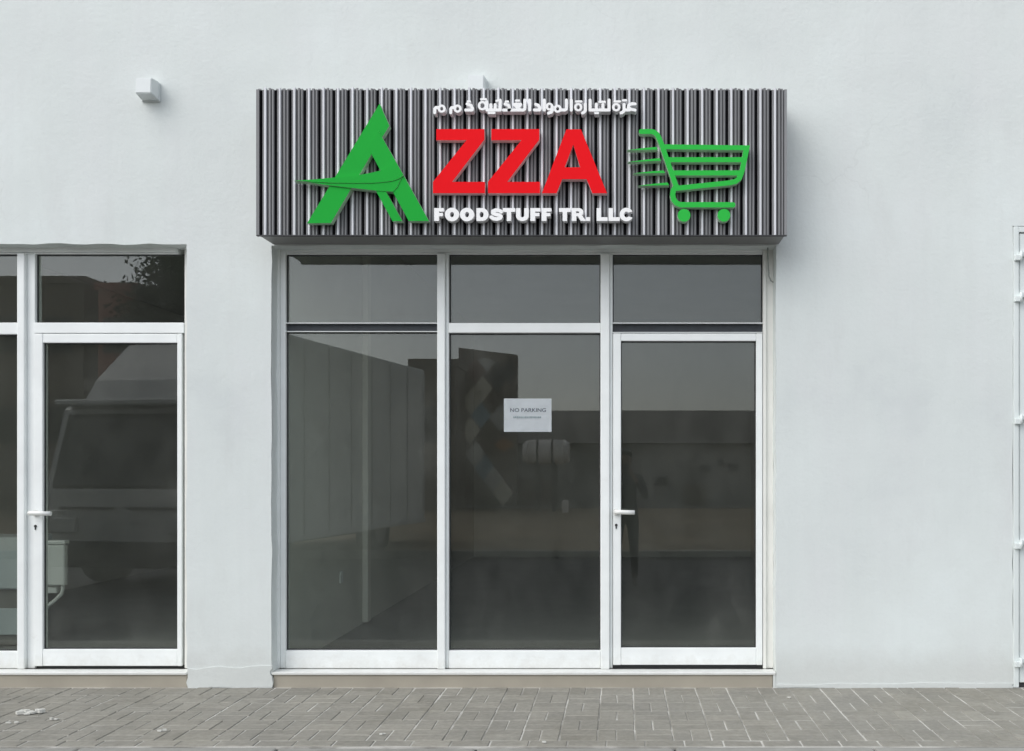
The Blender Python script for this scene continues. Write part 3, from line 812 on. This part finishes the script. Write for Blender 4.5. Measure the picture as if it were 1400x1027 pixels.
put(Ll(1102, 1168)); put(Ll(1178, 1246))
putops([('ell', 1290, mT, 41, 41), ('-ell', 1290, mT, 17, 21), ('-poly', [(1296, mT-13), (1350, mT-27), (1350, mT+27), (1296, mT+13)])])
# Arabic line: connected words built from strokes
a1 = lambda L: [(580+x/9.333, 95+y/9.333) for x, y in L]
a2 = lambda L: [(730+x/9.333, 120+y/9.333) for x, y in L]
def word(conv, strokes, rings=(), dots=()):
    ops = [('line', conv(s), 2.05) for s in strokes]
    for x, y, rr in rings: (p,) = conv([(x, y)]); ops.append(('ell', p[0], p[1], rr/9.333+1.0, rr/9.333+1.0))
    for x, y, rr in rings: (p,) = conv([(x, y)]); ops.append(('-ell', p[0], p[1], rr/9.333-2.4, rr/9.333-1.9))
    letter('arabic_word', ops, LYW, WH, .24)
    for d in dots:
        letter('arabic_dot', [('line', conv(d), 1.5)], LYW-.001, WH, .24)
word(a2, [[(1290, 207), (1250, 203), (1212, 222), (1205, 250), (1222, 270), (1290, 285)], [(1222, 282), (1150, 284)], [(1150, 215), (1150, 285), (1138, 308), (1112, 322)]], [], [[(1136, 160), (1175, 160)]])
word(a2, [], [(1050, 248, 44)], [[(1028, 175), (1098, 175)]])
word(a2, [[(958, 158), (958, 284), (716, 284), (716, 158)], [(880, 215), (880, 284)], [(795, 210), (795, 284)]], [], [[(835, 180), (905, 180)], [(782, 323), (818, 323)]])
word(a2, [[(655, 212), (655, 288), (645, 308), (620, 322)]])
word(a2, [], [(565, 248, 44)], [[(536, 175), (606, 175)]])
word(a2, [[(476, 158), (476, 285)]])
word(a2, [[(414, 158), (414, 270), (395, 284), (330, 284)]], [(302, 268, 42)])
word(a2, [[(236, 245), (234, 288), (220, 312), (186, 324)]], [(198, 240, 40)])
word(a2, [[(132, 158), (132, 285)]])
word(a2, [[(22, 212), (55, 225), (78, 262), (70, 284), (5, 284)]])
word(a1, [[(1345, 392), (1345, 518)]])
word(a1, [[(1283, 392), (1283, 505), (1265, 518), (1080, 518)], [(1150, 445), (1230, 445), (1190, 505)], [(1150, 445), (1215, 510)]], [], [[(1172, 397), (1208, 397)]])
word(a1, [[(1032, 440), (1078, 460), (1092, 500), (1085, 518), (1010, 518)]], [], [[(1040, 410), (1068, 410)]])
word(a1, [[(968, 392), (968, 518), (800, 518), (797, 410)], [(905, 450), (905, 518)], [(850, 450), (850, 518)]], [(742, 462, 50)], [[(726, 380), (786, 380)], [(922, 400), (940, 395)], [(822, 555), (895, 555)]])
word(a1, [[(548, 440), (598, 460), (618, 500), (610, 518), (530, 518)]], [], [[(556, 408), (582, 408)]])
word(a1, [[(390, 485), (350, 488), (338, 505), (338, 552)]], [(425, 500, 42)])
word(a1, [[(186, 485), (146, 488), (134, 505), (134, 552)]], [(222, 500, 42)])

# ------------------------------------------------------------------ notice taped on the glass
NY = .1435
x0, _, z1 = P(689, 545, NY); x1, _, z0 = P(754, 590.5, NY)
nt_ = thing('notice_sheet', 'white paper notice reading NO PARKING taped on the middle glass pane', 'notice', ((x0+x1)/2, NY, z0))
gm = bmesh.new()
nx, nz = 8, 6
vv = [[gm.verts.new((x0+(x1-x0)*i/nx, NY - .0008 - .0016*abs(math.sin(i*.9+j*.5)), z0+(z1-z0)*j/nz)) for i in range(nx+1)] for j in range(nz+1)]
for j in range(nz):
    for i in range(nx): gm.faces.new([vv[j][i], vv[j][i+1], vv[j+1][i+1], vv[j+1][i]]).smooth = False
q = bmesh.ops.solidify(gm, geom=list(gm.faces), thickness=.0004)
me = bpy.data.meshes.new('paper'); gm.to_mesh(me); gm.free(); link('paper', me, M['paper'], nt_)
def text(name, body, cx, cz, h, width, mat, y, parent):
    cu = bpy.data.curves.new(name, 'FONT'); cu.body = body; cu.size = 1; cu.extrude = 0.0; cu.offset = .012
    ob = bpy.data.objects.new(name, cu); COL.objects.link(ob)
    bpy.context.view_layer.update()
    dg = bpy.context.evaluated_depsgraph_get(); me = bpy.data.meshes.new_from_object(ob.evaluated_get(dg))
    bpy.data.objects.remove(ob)
    xs = [v.co.x for v in me.vertices]; ys = [v.co.y for v in me.vertices]
    sx = width/(max(xs)-min(xs)); sz = h/(max(ys)-min(ys)); mx = (max(xs)+min(xs))/2; my = (max(ys)+min(ys))/2
    for v in me.vertices: v.co = ((v.co.x-mx)*sx+cx, y, (v.co.y-my)*sz+cz)
    me.materials.clear()
    return link(name, me, mat, parent)
text('printed_line', 'NO PARKING', P(722, 560.5, NY)[0], P(0, 560.8, NY)[2], .024, 49/K*1.02, M['ink'], NY-.0035, nt_)
# second line is too small to read in the photograph: a row of small dashes
dl = MB(); r2 = random.Random(3); xx = 702.0
while xx < 740:
    w = r2.uniform(1.2, 2.6); p = P(xx, 570.5, NY); dl.box(p[0], P(xx+w, 0, NY)[0], NY-.0037, NY-.0033, p[2]-.006, p[2]+.005); xx += w+.55
dl.build('printed_line', M['ink_pale'], nt_)

# ------------------------------------------------------------------ inside the left shop
def inP(px, py, Y): return P(px, py, Y)
ty = .95
a = inP(63, 739, ty); b = inP(88, 801, ty)
ci = thing('cistern', 'white plastic cistern box with lid on a curved pipe behind the left shop door glass', 'cistern', ((a[0]+b[0])/2, ty, FZ))
MB().box(a[0], b[0], ty, ty+.05, b[2]-.0, a[2]-.03, bev=.012, seg=2).build('tank_body', M['cistern'], ci)
MB().box(a[0]-.008, b[0]+.008, ty-.008, ty+.058, a[2]-.03, a[2], bev=.008, seg=2).build('lid', M['cistern'], ci)
MB().tube([inP(86, 800, ty+.03), inP(86, 806, ty+.03), inP(84, 812, ty+.03), inP(76, 820, ty+.03), inP(66, 828, ty+.03), inP(61, 835, ty+.03), inP(60, 848, ty+.03), (inP(60, 870, ty+.03)[0], ty+.03, FZ)], .013, 10).build('flush_pipe', M['cistern'], ci)
MB().box(inP(56, 0, ty)[0], inP(74, 0, ty)[0], ty+.03, ty+.10, inP(0, 812, ty)[2], inP(0, 804, ty)[2], bev=.004).build('bracket', M['cistern'], ci)
a = inP(-60, 735, .9); b = inP(27, 806, .9)
cn = thing('display_case', 'pale grey low counter seen through the leftmost pane of the left shop', 'counter', ((a[0]+b[0])/2, .9, FZ))
MB().box(a[0], b[0], .9, 1.3, b[2], a[2], bev=.01).build('counter_top', M['carton'], cn)
MB().box(a[0]+.05, b[0]-.03, .95, 1.27, FZ, b[2]-.002, bev=.005).build('counter_base', simple('counter_base_dark', (.16, .155, .14), .7), cn)
MB().box(a[0]+.04, b[0]-.005, .925, .948, inP(0, 868, .93)[2], inP(0, 832, .93)[2], bev=.004).build('front_panel', M['carton'], cn)

# ------------------------------------------------------------------ across the road (seen mirrored in the glass)
def far(px, Rd): return (px-850)/K*((D+Rd)/D)
def farz(py, Rd): return CH + (640-py)/K*((D+Rd)/D)
# delivery truck
hd = math.atan2(.985, -.17)      # heading
tk = thing('delivery_truck', 'white box truck standing on the road facing the shops, mirrored in the shop glass', 'truck', (-5.1-1.1+.17*3.35, -5.6-3.35, -.17), hd)
def tp(mb, name, mat, par=None): return mb.build(name, mat, par or tk, wc=False)
# local: +x forward, +y left ; front at x=+3.3, width 2.2
b = MB(); b.box(-3.9, 1.55, -1.12, 1.12, .48, 3.45, bev=.03, seg=2); boxo = tp(b, 'cargo_box', M['truck_box'])
b = MB()
for s in (-1, 1):
    for k in range(7): b.box(-3.86+k*.78, -3.81+k*.78, s*1.121, s*1.14, .52, 3.4)
    b.box(-3.9, 1.55, s*1.121, s*1.145, .48, .56)
tp(b, 'box_rail', M['truck_white'], boxo)
b = MB(); b.prism([(1.65, -1.05, .45), (3.25, -1.05, .45), (3.32, -1.05, 1.25), (3.0, -1.05, 2.28), (2.8, -1.05, 2.42), (1.65, -1.05, 2.42), (0, 2.1, 0)]); tp(b, 'cab', M['truck_white'])
b = MB(); b.prism([(1.6, -.95, 2.43), (2.75, -.95, 2.43), (2.55, -.95, 2.7), (1.9, -.95, 3.25), (1.6, -.95, 3.28), (0, 1.9, 0)]); tp(b, 'roof_fairing', M['truck_white'])
b = MB(); b.prism([(3.335, -.95, 1.32), (3.325, -.95, 1.28), (3.035, -.95, 2.2), (3.045, -.95, 2.22), (0, 1.9, 0)]); tp(b, 'windscreen', M['truck_glass'])
b = MB(); b.box(2.9, 3.25, -1.0, 1.0, 2.32, 2.40, bev=.02); tp(b, 'sun_visor', M['truck_white'])
for s in (-1, 1):
    b = MB(); b.prism([(2.2, s*1.052, 1.35), (3.15, s*1.052, 1.35), (2.92, s*1.052, 2.15), (2.2, s*1.052, 2.15), (0, s*.01, 0)]); tp(b, 'side_window', M['truck_glass'])
    b = MB(); b.cyl((3.1, s*1.06, 2.0), (3.25, s*1.28, 2.0), .015).box(3.2, 3.27, s*1.2, s*1.42, 1.55, 2.05, bev=.02); tp(b, 'wing_mirror', M['truck_dark'])
    b = MB(); b.box(3.28, 3.34, s*.62, s*.98, .72, .92, bev=.02); tp(b, 'headlight', M['lamp_lens'])
b = MB(); b.box(3.2, 3.42, -1.08, 1.08, .3, .62, bev=.04, seg=2); tp(b, 'bumper', M['truck_dark'])
b = MB()
b.box(3.3, 3.345, -.85, -.1, 1.02, 1.05); b.box(3.3, 3.345, .1, .85, 1.02, 1.05)
tp(b, 'grille', M['truck_dark'])
b = MB(); b.box(-3.2, 2.9, -.4, .4, .35, .47); tp(b, 'chassis', M['truck_dark'])
for x in (2.35, -2.0):
    for s in (-1, 1):
        b = MB(); b.cyl((x, s*.78, .42), (x, s*1.04, .42), .42, n=24); w = tp(b, 'wheel', M['tyre'])
        b = MB(); b.cyl((x, s*1.041, .42), (x, s*1.055, .42), .22, n=20); tp(b, 'rim', M['rim'], w)

# mural building with painted diamonds
Rm = 28.0
mx0, mx1 = far(625, Rm), far(705, Rm); mz1 = farz(474, Rm)
mb_ = thing('mural_building', 'tall brown block with painted coloured diamonds, mirrored left of the notice', 'building', ((mx0+mx1)/2, -Rm-3, -.05))
MB().prism([(mx0, -Rm, -.2), (mx1, -Rm, -.2), (mx1, -Rm, mz1-.25), (mx0, -Rm, mz1), (0, -.5, 0)]).build('wall', M['block_wall'], mb_)
cols = ['dia_grey', 'dia_beige', 'dia_blue', 'dia_dark', 'dia_brown', 'dia_grey', 'dia_orange', 'dia_dark']
W = mx1-mx0; dw = W/3.2; r3 = random.Random(9)
dd = [(661, 493, 'dia_grey', 20), (649, 507, 'dia_brown', 20), (679, 515, 'dia_dark', 22), (697, 505, 'dia_dark', 20), (658, 531, 'dia_beige', 18), (643, 549, 'dia_beige', 19), (656, 568, 'dia_blue', 18), (641, 588, 'dia_beige', 19), (682, 571, 'dia_grey', 19), (688, 608, 'dia_orange', 10), (649, 622, 'dia_grey', 20), (662, 641, 'dia_blue', 20), (674, 657, 'dia_grey', 20), (686, 674, 'dia_beige', 19)]
dd = [((a-625)/80, b, c, d) for a, b, c, d in dd]
for fx, py, cn_, hh in dd:
    cx = mx0+W*fx; cz = farz(py, Rm); h = hh/K*(D+Rm)/D; w = dw*.58
    q = [(cx-w, -Rm+.002, cz), (cx, -Rm+.002, cz-h), (cx+w, -Rm+.002, cz), (cx, -Rm+.002, cz+h)]
    q = [(min(max(x, mx0+.02), mx1-.02), y, min(z, mz1-.35)) for x, y, z in q]
    MB().prism([(x, -Rm+.003+.002*dd.index((fx, py, cn_, hh)), z) for x, y, z in q] + [(0, .0015, 0)]).build('painted_diamond', M[cn_], mb_)
# long shed with a curved brown roof
Rs = 30.0
s0, s1 = far(668, Rs), far(1420, Rs); ez = farz(607, Rs)
shd = thing('long_shed', 'long low beige shed with dark curved roof across the road, mirrored in the shop door', 'shed', ((s0+s1)/2, -Rs-6, -.05))
MB().box(s0, s1, -Rs-12, -Rs, -.2, ez, bev=.0).build('wall', M['shed_wall'], shd)
rf = bmesh.new(); nseg = 14; prof = []
xa = far(690, Rs); xb = s1+.5
for i in range(nseg+1):
    t = i/nseg; prof.append((-Rs+.5-13*t, ez+.02 + (farz(560, Rs+5)-ez)*math.sin(math.pi*min(1, t*1.0))))
va = [rf.verts.new((xa, y, z)) for y, z in prof]; vb = [rf.verts.new((xb, y, z)) for y, z in prof]
for i in range(nseg): rf.faces.new([va[i], vb[i], vb[i+1], va[i+1]])
rf.faces.new(va); rf.faces.new(vb[::-1]); bmesh.ops.recalc_face_normals(rf, faces=rf.faces)
me = bpy.data.meshes.new('roof'); rf.to_mesh(me); rf.free(); link('roof', me, M['shed_roof'], shd)
for (pa, pb, za, zc) in ((895, 913, 652, 664), (958, 972, 636, 646), (982, 990, 628, 637), (997, 1011, 634, 645)):
    MB().box(far(pa, Rs), far(pb, Rs), -Rs+.002, -Rs+.06, farz(zc, Rs), farz(za, Rs)).build('window', M['win_dark'], shd)
MB().box(far(935, Rs), far(968, Rs), -Rs+.002, -Rs+.06, -.05, farz(662, Rs)).build('roller_door', M['block_wall'], shd)
MB().box(far(680, Rs), far(760, Rs), -Rs+.01, -Rs+1.4, -.1, farz(655, Rs)).build('lean_to', M['block_wall'], shd)
# boundary wall running along the far side
bw = MB().box(far(560, 29.9), far(2200, 29.9)-20, -27.7, -27.55, -.2, .03).build('low_wall', M['shed_wall'])
bw['label'] = 'low pale boundary wall along the far edge of the sand, mirrored in the glass'; bw['category'] = 'wall'
# tank
Rt = 26.0
tx0, tx1 = far(714, Rt), far(778, Rt); tz = farz(618, Rt); tr_ = 17/K*(D+Rt)/D
tn = thing('water_tank', 'off-white horizontal cylinder tank on steel legs, mirrored below the notice', 'tank', ((tx0+tx1)/2, -Rt, -.05))
b = MB(); b.cyl((tx0+.18, -Rt, tz), (tx1-.18, -Rt, tz), tr_, n=28); b.cyl((tx0, -Rt, tz), (tx0+.18, -Rt, tz), tr_*.75, tr_, n=28, caps=True); b.cyl((tx1-.18, -Rt, tz), (tx1, -Rt, tz), tr_, tr_*.75, n=28); b.build('tank_shell', M['tank'], tn)
for x in (tx0+(tx1-tx0)*.3, tx0+(tx1-tx0)*.62):
    MB().cyl((x, -Rt, tz), (x+.06, -Rt, tz), tr_+.02, n=28).build('band', M['tank_steel'], tn)
for x in (tx0+.5, tx1-.5):
    for dy in (-.5, .5): MB().box(x-.06, x+.06, -Rt+dy-.06, -Rt+dy+.06, -.06, tz-tr_*.8).build('leg', M['tank_steel'], tn)
ub = MB(); ub.box(far(767, 24), far(776, 24), -24.3, -24, -.06, farz(685, 24), bev=.03); ub = ub.build('utility_cabinet', M['tank'])
ub['label'] = 'small white utility cabinet standing on the sand below the tank, mirrored'; ub['category'] = 'cabinet'
# blocks far left
Rb = 26.0
def block(pa, pb, py, mat, label, dep=8):
    xa, xb = far(pa, Rb), far(pb, Rb); z = farz(py, Rb)
    t = thing('flat_roofed_block', label, 'building', ((xa+xb)/2, -Rb-dep/2, -.05))
    MB().box(xa, xb, -Rb-dep, -Rb, -.2, z).build('wall', mat, t)
    MB().box(xa-.1, xb+.1, -Rb-dep-.1, -Rb+.1, z+.002, z+.25).build('parapet', mat, t)
    nwin = max(1, int((xb-xa)/1.6))
    for i in range(nwin):
        for zz in (2.2, 5.2):
            if zz+1.2 < z:
                xc = xa+(i+.5)*(xb-xa)/nwin; MB().box(xc-.45, xc+.45, -Rb+.001, -Rb+.04, zz, zz+1.2).build('window', M['win_dark'], t)
block(-500, 108, 386, M['block_wall'], 'tall brown flat-roofed block mirrored at the left end of the left transom pane')
block(128, 180, 395, M['block_red'], 'narrow reddish flat-roofed block mirrored in the middle of the left transom pane')
block(181, 236, 400, M['shed_wall'], 'pale flat-roofed block mirrored in front of the tree in the left transom pane')
block(560, 621, 500, M['block_wall'], 'brown flat-roofed block mirrored between the truck and the diamond-painted building', 5)
# tree
xt, yt = far(256, 24), -24
tree = thing('roadside_tree', 'dark leafy tree mirrored at the right end of the left transom pane', 'tree', (xt, yt, -.05))
b = MB(); b.cyl((xt, yt, -.1), (xt+.1, yt, 2.6), .22, .14, n=10)
for a_ in range(6):
    an = a_*1.05; b.cyl((xt+.1, yt, 2.3+.2*a_), (xt+.1+1.3*math.cos(an), yt+1.3*math.sin(an), 4.0+.35*a_), .08, .03, n=7)
b.build('trunk', M['bark'], tree)
r4 = random.Random(4); vs, fs = [], []
cl = [(r4.gauss(0, .55), r4.gauss(0, .55), r4.uniform(3.4, 8.0)) for _ in range(46)]
for k in range(22000):
    c = cl[r4.randrange(len(cl))]; sgm = .38
    p = Vector((xt+c[0]+r4.gauss(0, sgm), yt+c[1]+r4.gauss(0, sgm), c[2]+r4.gauss(0, sgm)))
    u1 = Vector((r4.gauss(0, 1), r4.gauss(0, 1), r4.gauss(0, 1))).normalized(); v1 = u1.orthogonal().normalized(); s_ = r4.uniform(.06, .13)
    n0 = len(vs); vs += [tuple(p-u1*s_), tuple(p+v1*s_*.5), tuple(p+u1*s_), tuple(p-v1*s_*.5)]; fs.append((n0, n0+1, n0+2, n0+3))
me = bpy.data.meshes.new('crown'); me.from_pydata(vs, [], fs); link('crown', me, M['leaf'], tree)

# ------------------------------------------------------------------ the person taking the photograph
pr = thing('person', 'person in dark clothes holding a phone up at chest height, mirrored in the shop door', 'person', (.05, -6.42, -.17))
def skin_mesh(name, verts, edges, root=0, sub=2):
    me = bpy.data.meshes.new(name); me.from_pydata([v[:3] for v in verts], edges, []); ob = bpy.data.objects.new(name, me); COL.objects.link(ob)
    mod = ob.modifiers.new('skin', 'SKIN'); mod.use_smooth_shade = True
    for i, v in enumerate(verts):
        sv = me.skin_vertices[0].data[i]; sv.radius = (v[3], v[4] if len(v) > 4 else v[3]); sv.use_root = (i == root)
    sb = ob.modifiers.new('sub', 'SUBSURF'); sb.levels = sub; sb.render_levels = sub
    bpy.context.view_layer.update()
    dg = bpy.context.evaluated_depsgraph_get(); m2 = bpy.data.meshes.new_from_object(ob.evaluated_get(dg)); bpy.data.objects.remove(ob)
    return m2
# local coordinates: x right, y forward (towards the shop), z up from the soles
vs = [(0, 0, .95, .15, .11), (0, .0, 1.12, .14, .10), (0, 0, 1.30, .17, .11), (0, 0, 1.42, .13, .09), (0, .0, 1.49, .055), (0, .01, 1.56, .058), (0, .02, 1.63, .082, .095), (0, .015, 1.71, .075, .085)]
ed = [(i, i+1) for i in range(7)]
def add(pts, frm):
    for p in pts:
        vs.append(p); ed.append((frm, len(vs)-1)); frm = len(vs)-1
    return frm
for s in (-1, 1):
    add([(s*.095, 0, .86, .095), (s*.11, .01, .48, .062), (s*.12, -.01, .27, .055), (s*.12, -.02, .09, .04), (s*.125, .03, .035, .038), (s*.135, .14, .028, .032)], 0)
    el = add([(s*.17, 0, 1.41, .062), (s*.23, .02, 1.28, .05), (s*.27, .06, 1.14, .043)], 3)
    wr = add([(s*.18, .18, 1.30, .034), (s*.10, .27, 1.42, .026), (s*.085, .30, 1.46, .028)], el)
    for k in range(4):
        z = 1.445+.022*k; ln = (.8, 1.0, 1.05, .95)[k]
        add([(s*.078, .325, z, .0095), (s*(.075), .325+.026*ln, z+.004, .009), (s*(.055), .325+.034*ln, z+.008, .0085), (s*.036, .325+.030*ln, z+.01, .0075)], wr)
    add([(s*.07, .31, 1.45, .011), (s*.055, .32, 1.475, .0095), (s*.045, .325, 1.50, .008)], wr)
bm_ = skin_mesh('body', vs, ed)
for m in ('shirt', 'trousers', 'skin', 'shoe'): bm_.materials.append(M[m])
for p in bm_.polygons:
    c = p.center
    p.material_index = 3 if c.z < .07 else 1 if c.z < .93 else 2 if (c.z > 1.47 and abs(c.x) < .16 and c.y < .2) or c.y > .24 else 0
    p.use_smooth = True
body = link('body', bm_, None, pr, world_coords=False)
hb = bmesh.new(); bmesh.ops.create_uvsphere(hb, u_segments=20, v_segments=12, radius=1, matrix=Matrix.Translation((0, -.008, 1.70)) @ Matrix.Diagonal((.088, .102, .095, 1)))
bmesh.ops.delete(hb, geom=[v for v in hb.verts if v.co.z < 1.66 or (v.co.y > .045 and v.co.z < 1.74)], context='VERTS')
me = bpy.data.meshes.new('hair'); hb.to_mesh(me); hb.free(); link('hair', me, M['hair'], pr, world_coords=False, smooth=True)
fc = MB()
for s in (-1, 1): fc.cyl((s*.032, .092, 1.655), (s*.032, .102, 1.655), .010, n=10, mi=0)
fc.build('eyes', M['hair'], pr, wc=False)
nsb = MB(); nsb.prism([(-.014, .098, 1.605), (.014, .098, 1.605), (.006, .098, 1.655), (-.006, .098, 1.655), (0, .02, 0)]); nsb.build('nose', M['skin'], pr, wc=False)
for s in (-1, 1): MB().cyl((s*.082, .01, 1.64), (s*.092, .0, 1.64), .024, .018, n=10).build('ear', M['skin'], pr, wc=False)
MB().box(-.024, .024, .100, .106, 1.583, 1.591, bev=.002).build('mouth', simple('lips', (.22, .09, .08), .5), pr, wc=False)
ph = MB().box(-.038+.05, .038+.05, -6.075, -6.066, CH-.075-.02, CH+.075-.02, bev=.003, seg=2).build('phone', M['phone'])
ph['label'] = 'black phone held upright in both hands by the mirrored person'; ph['category'] = 'phone'
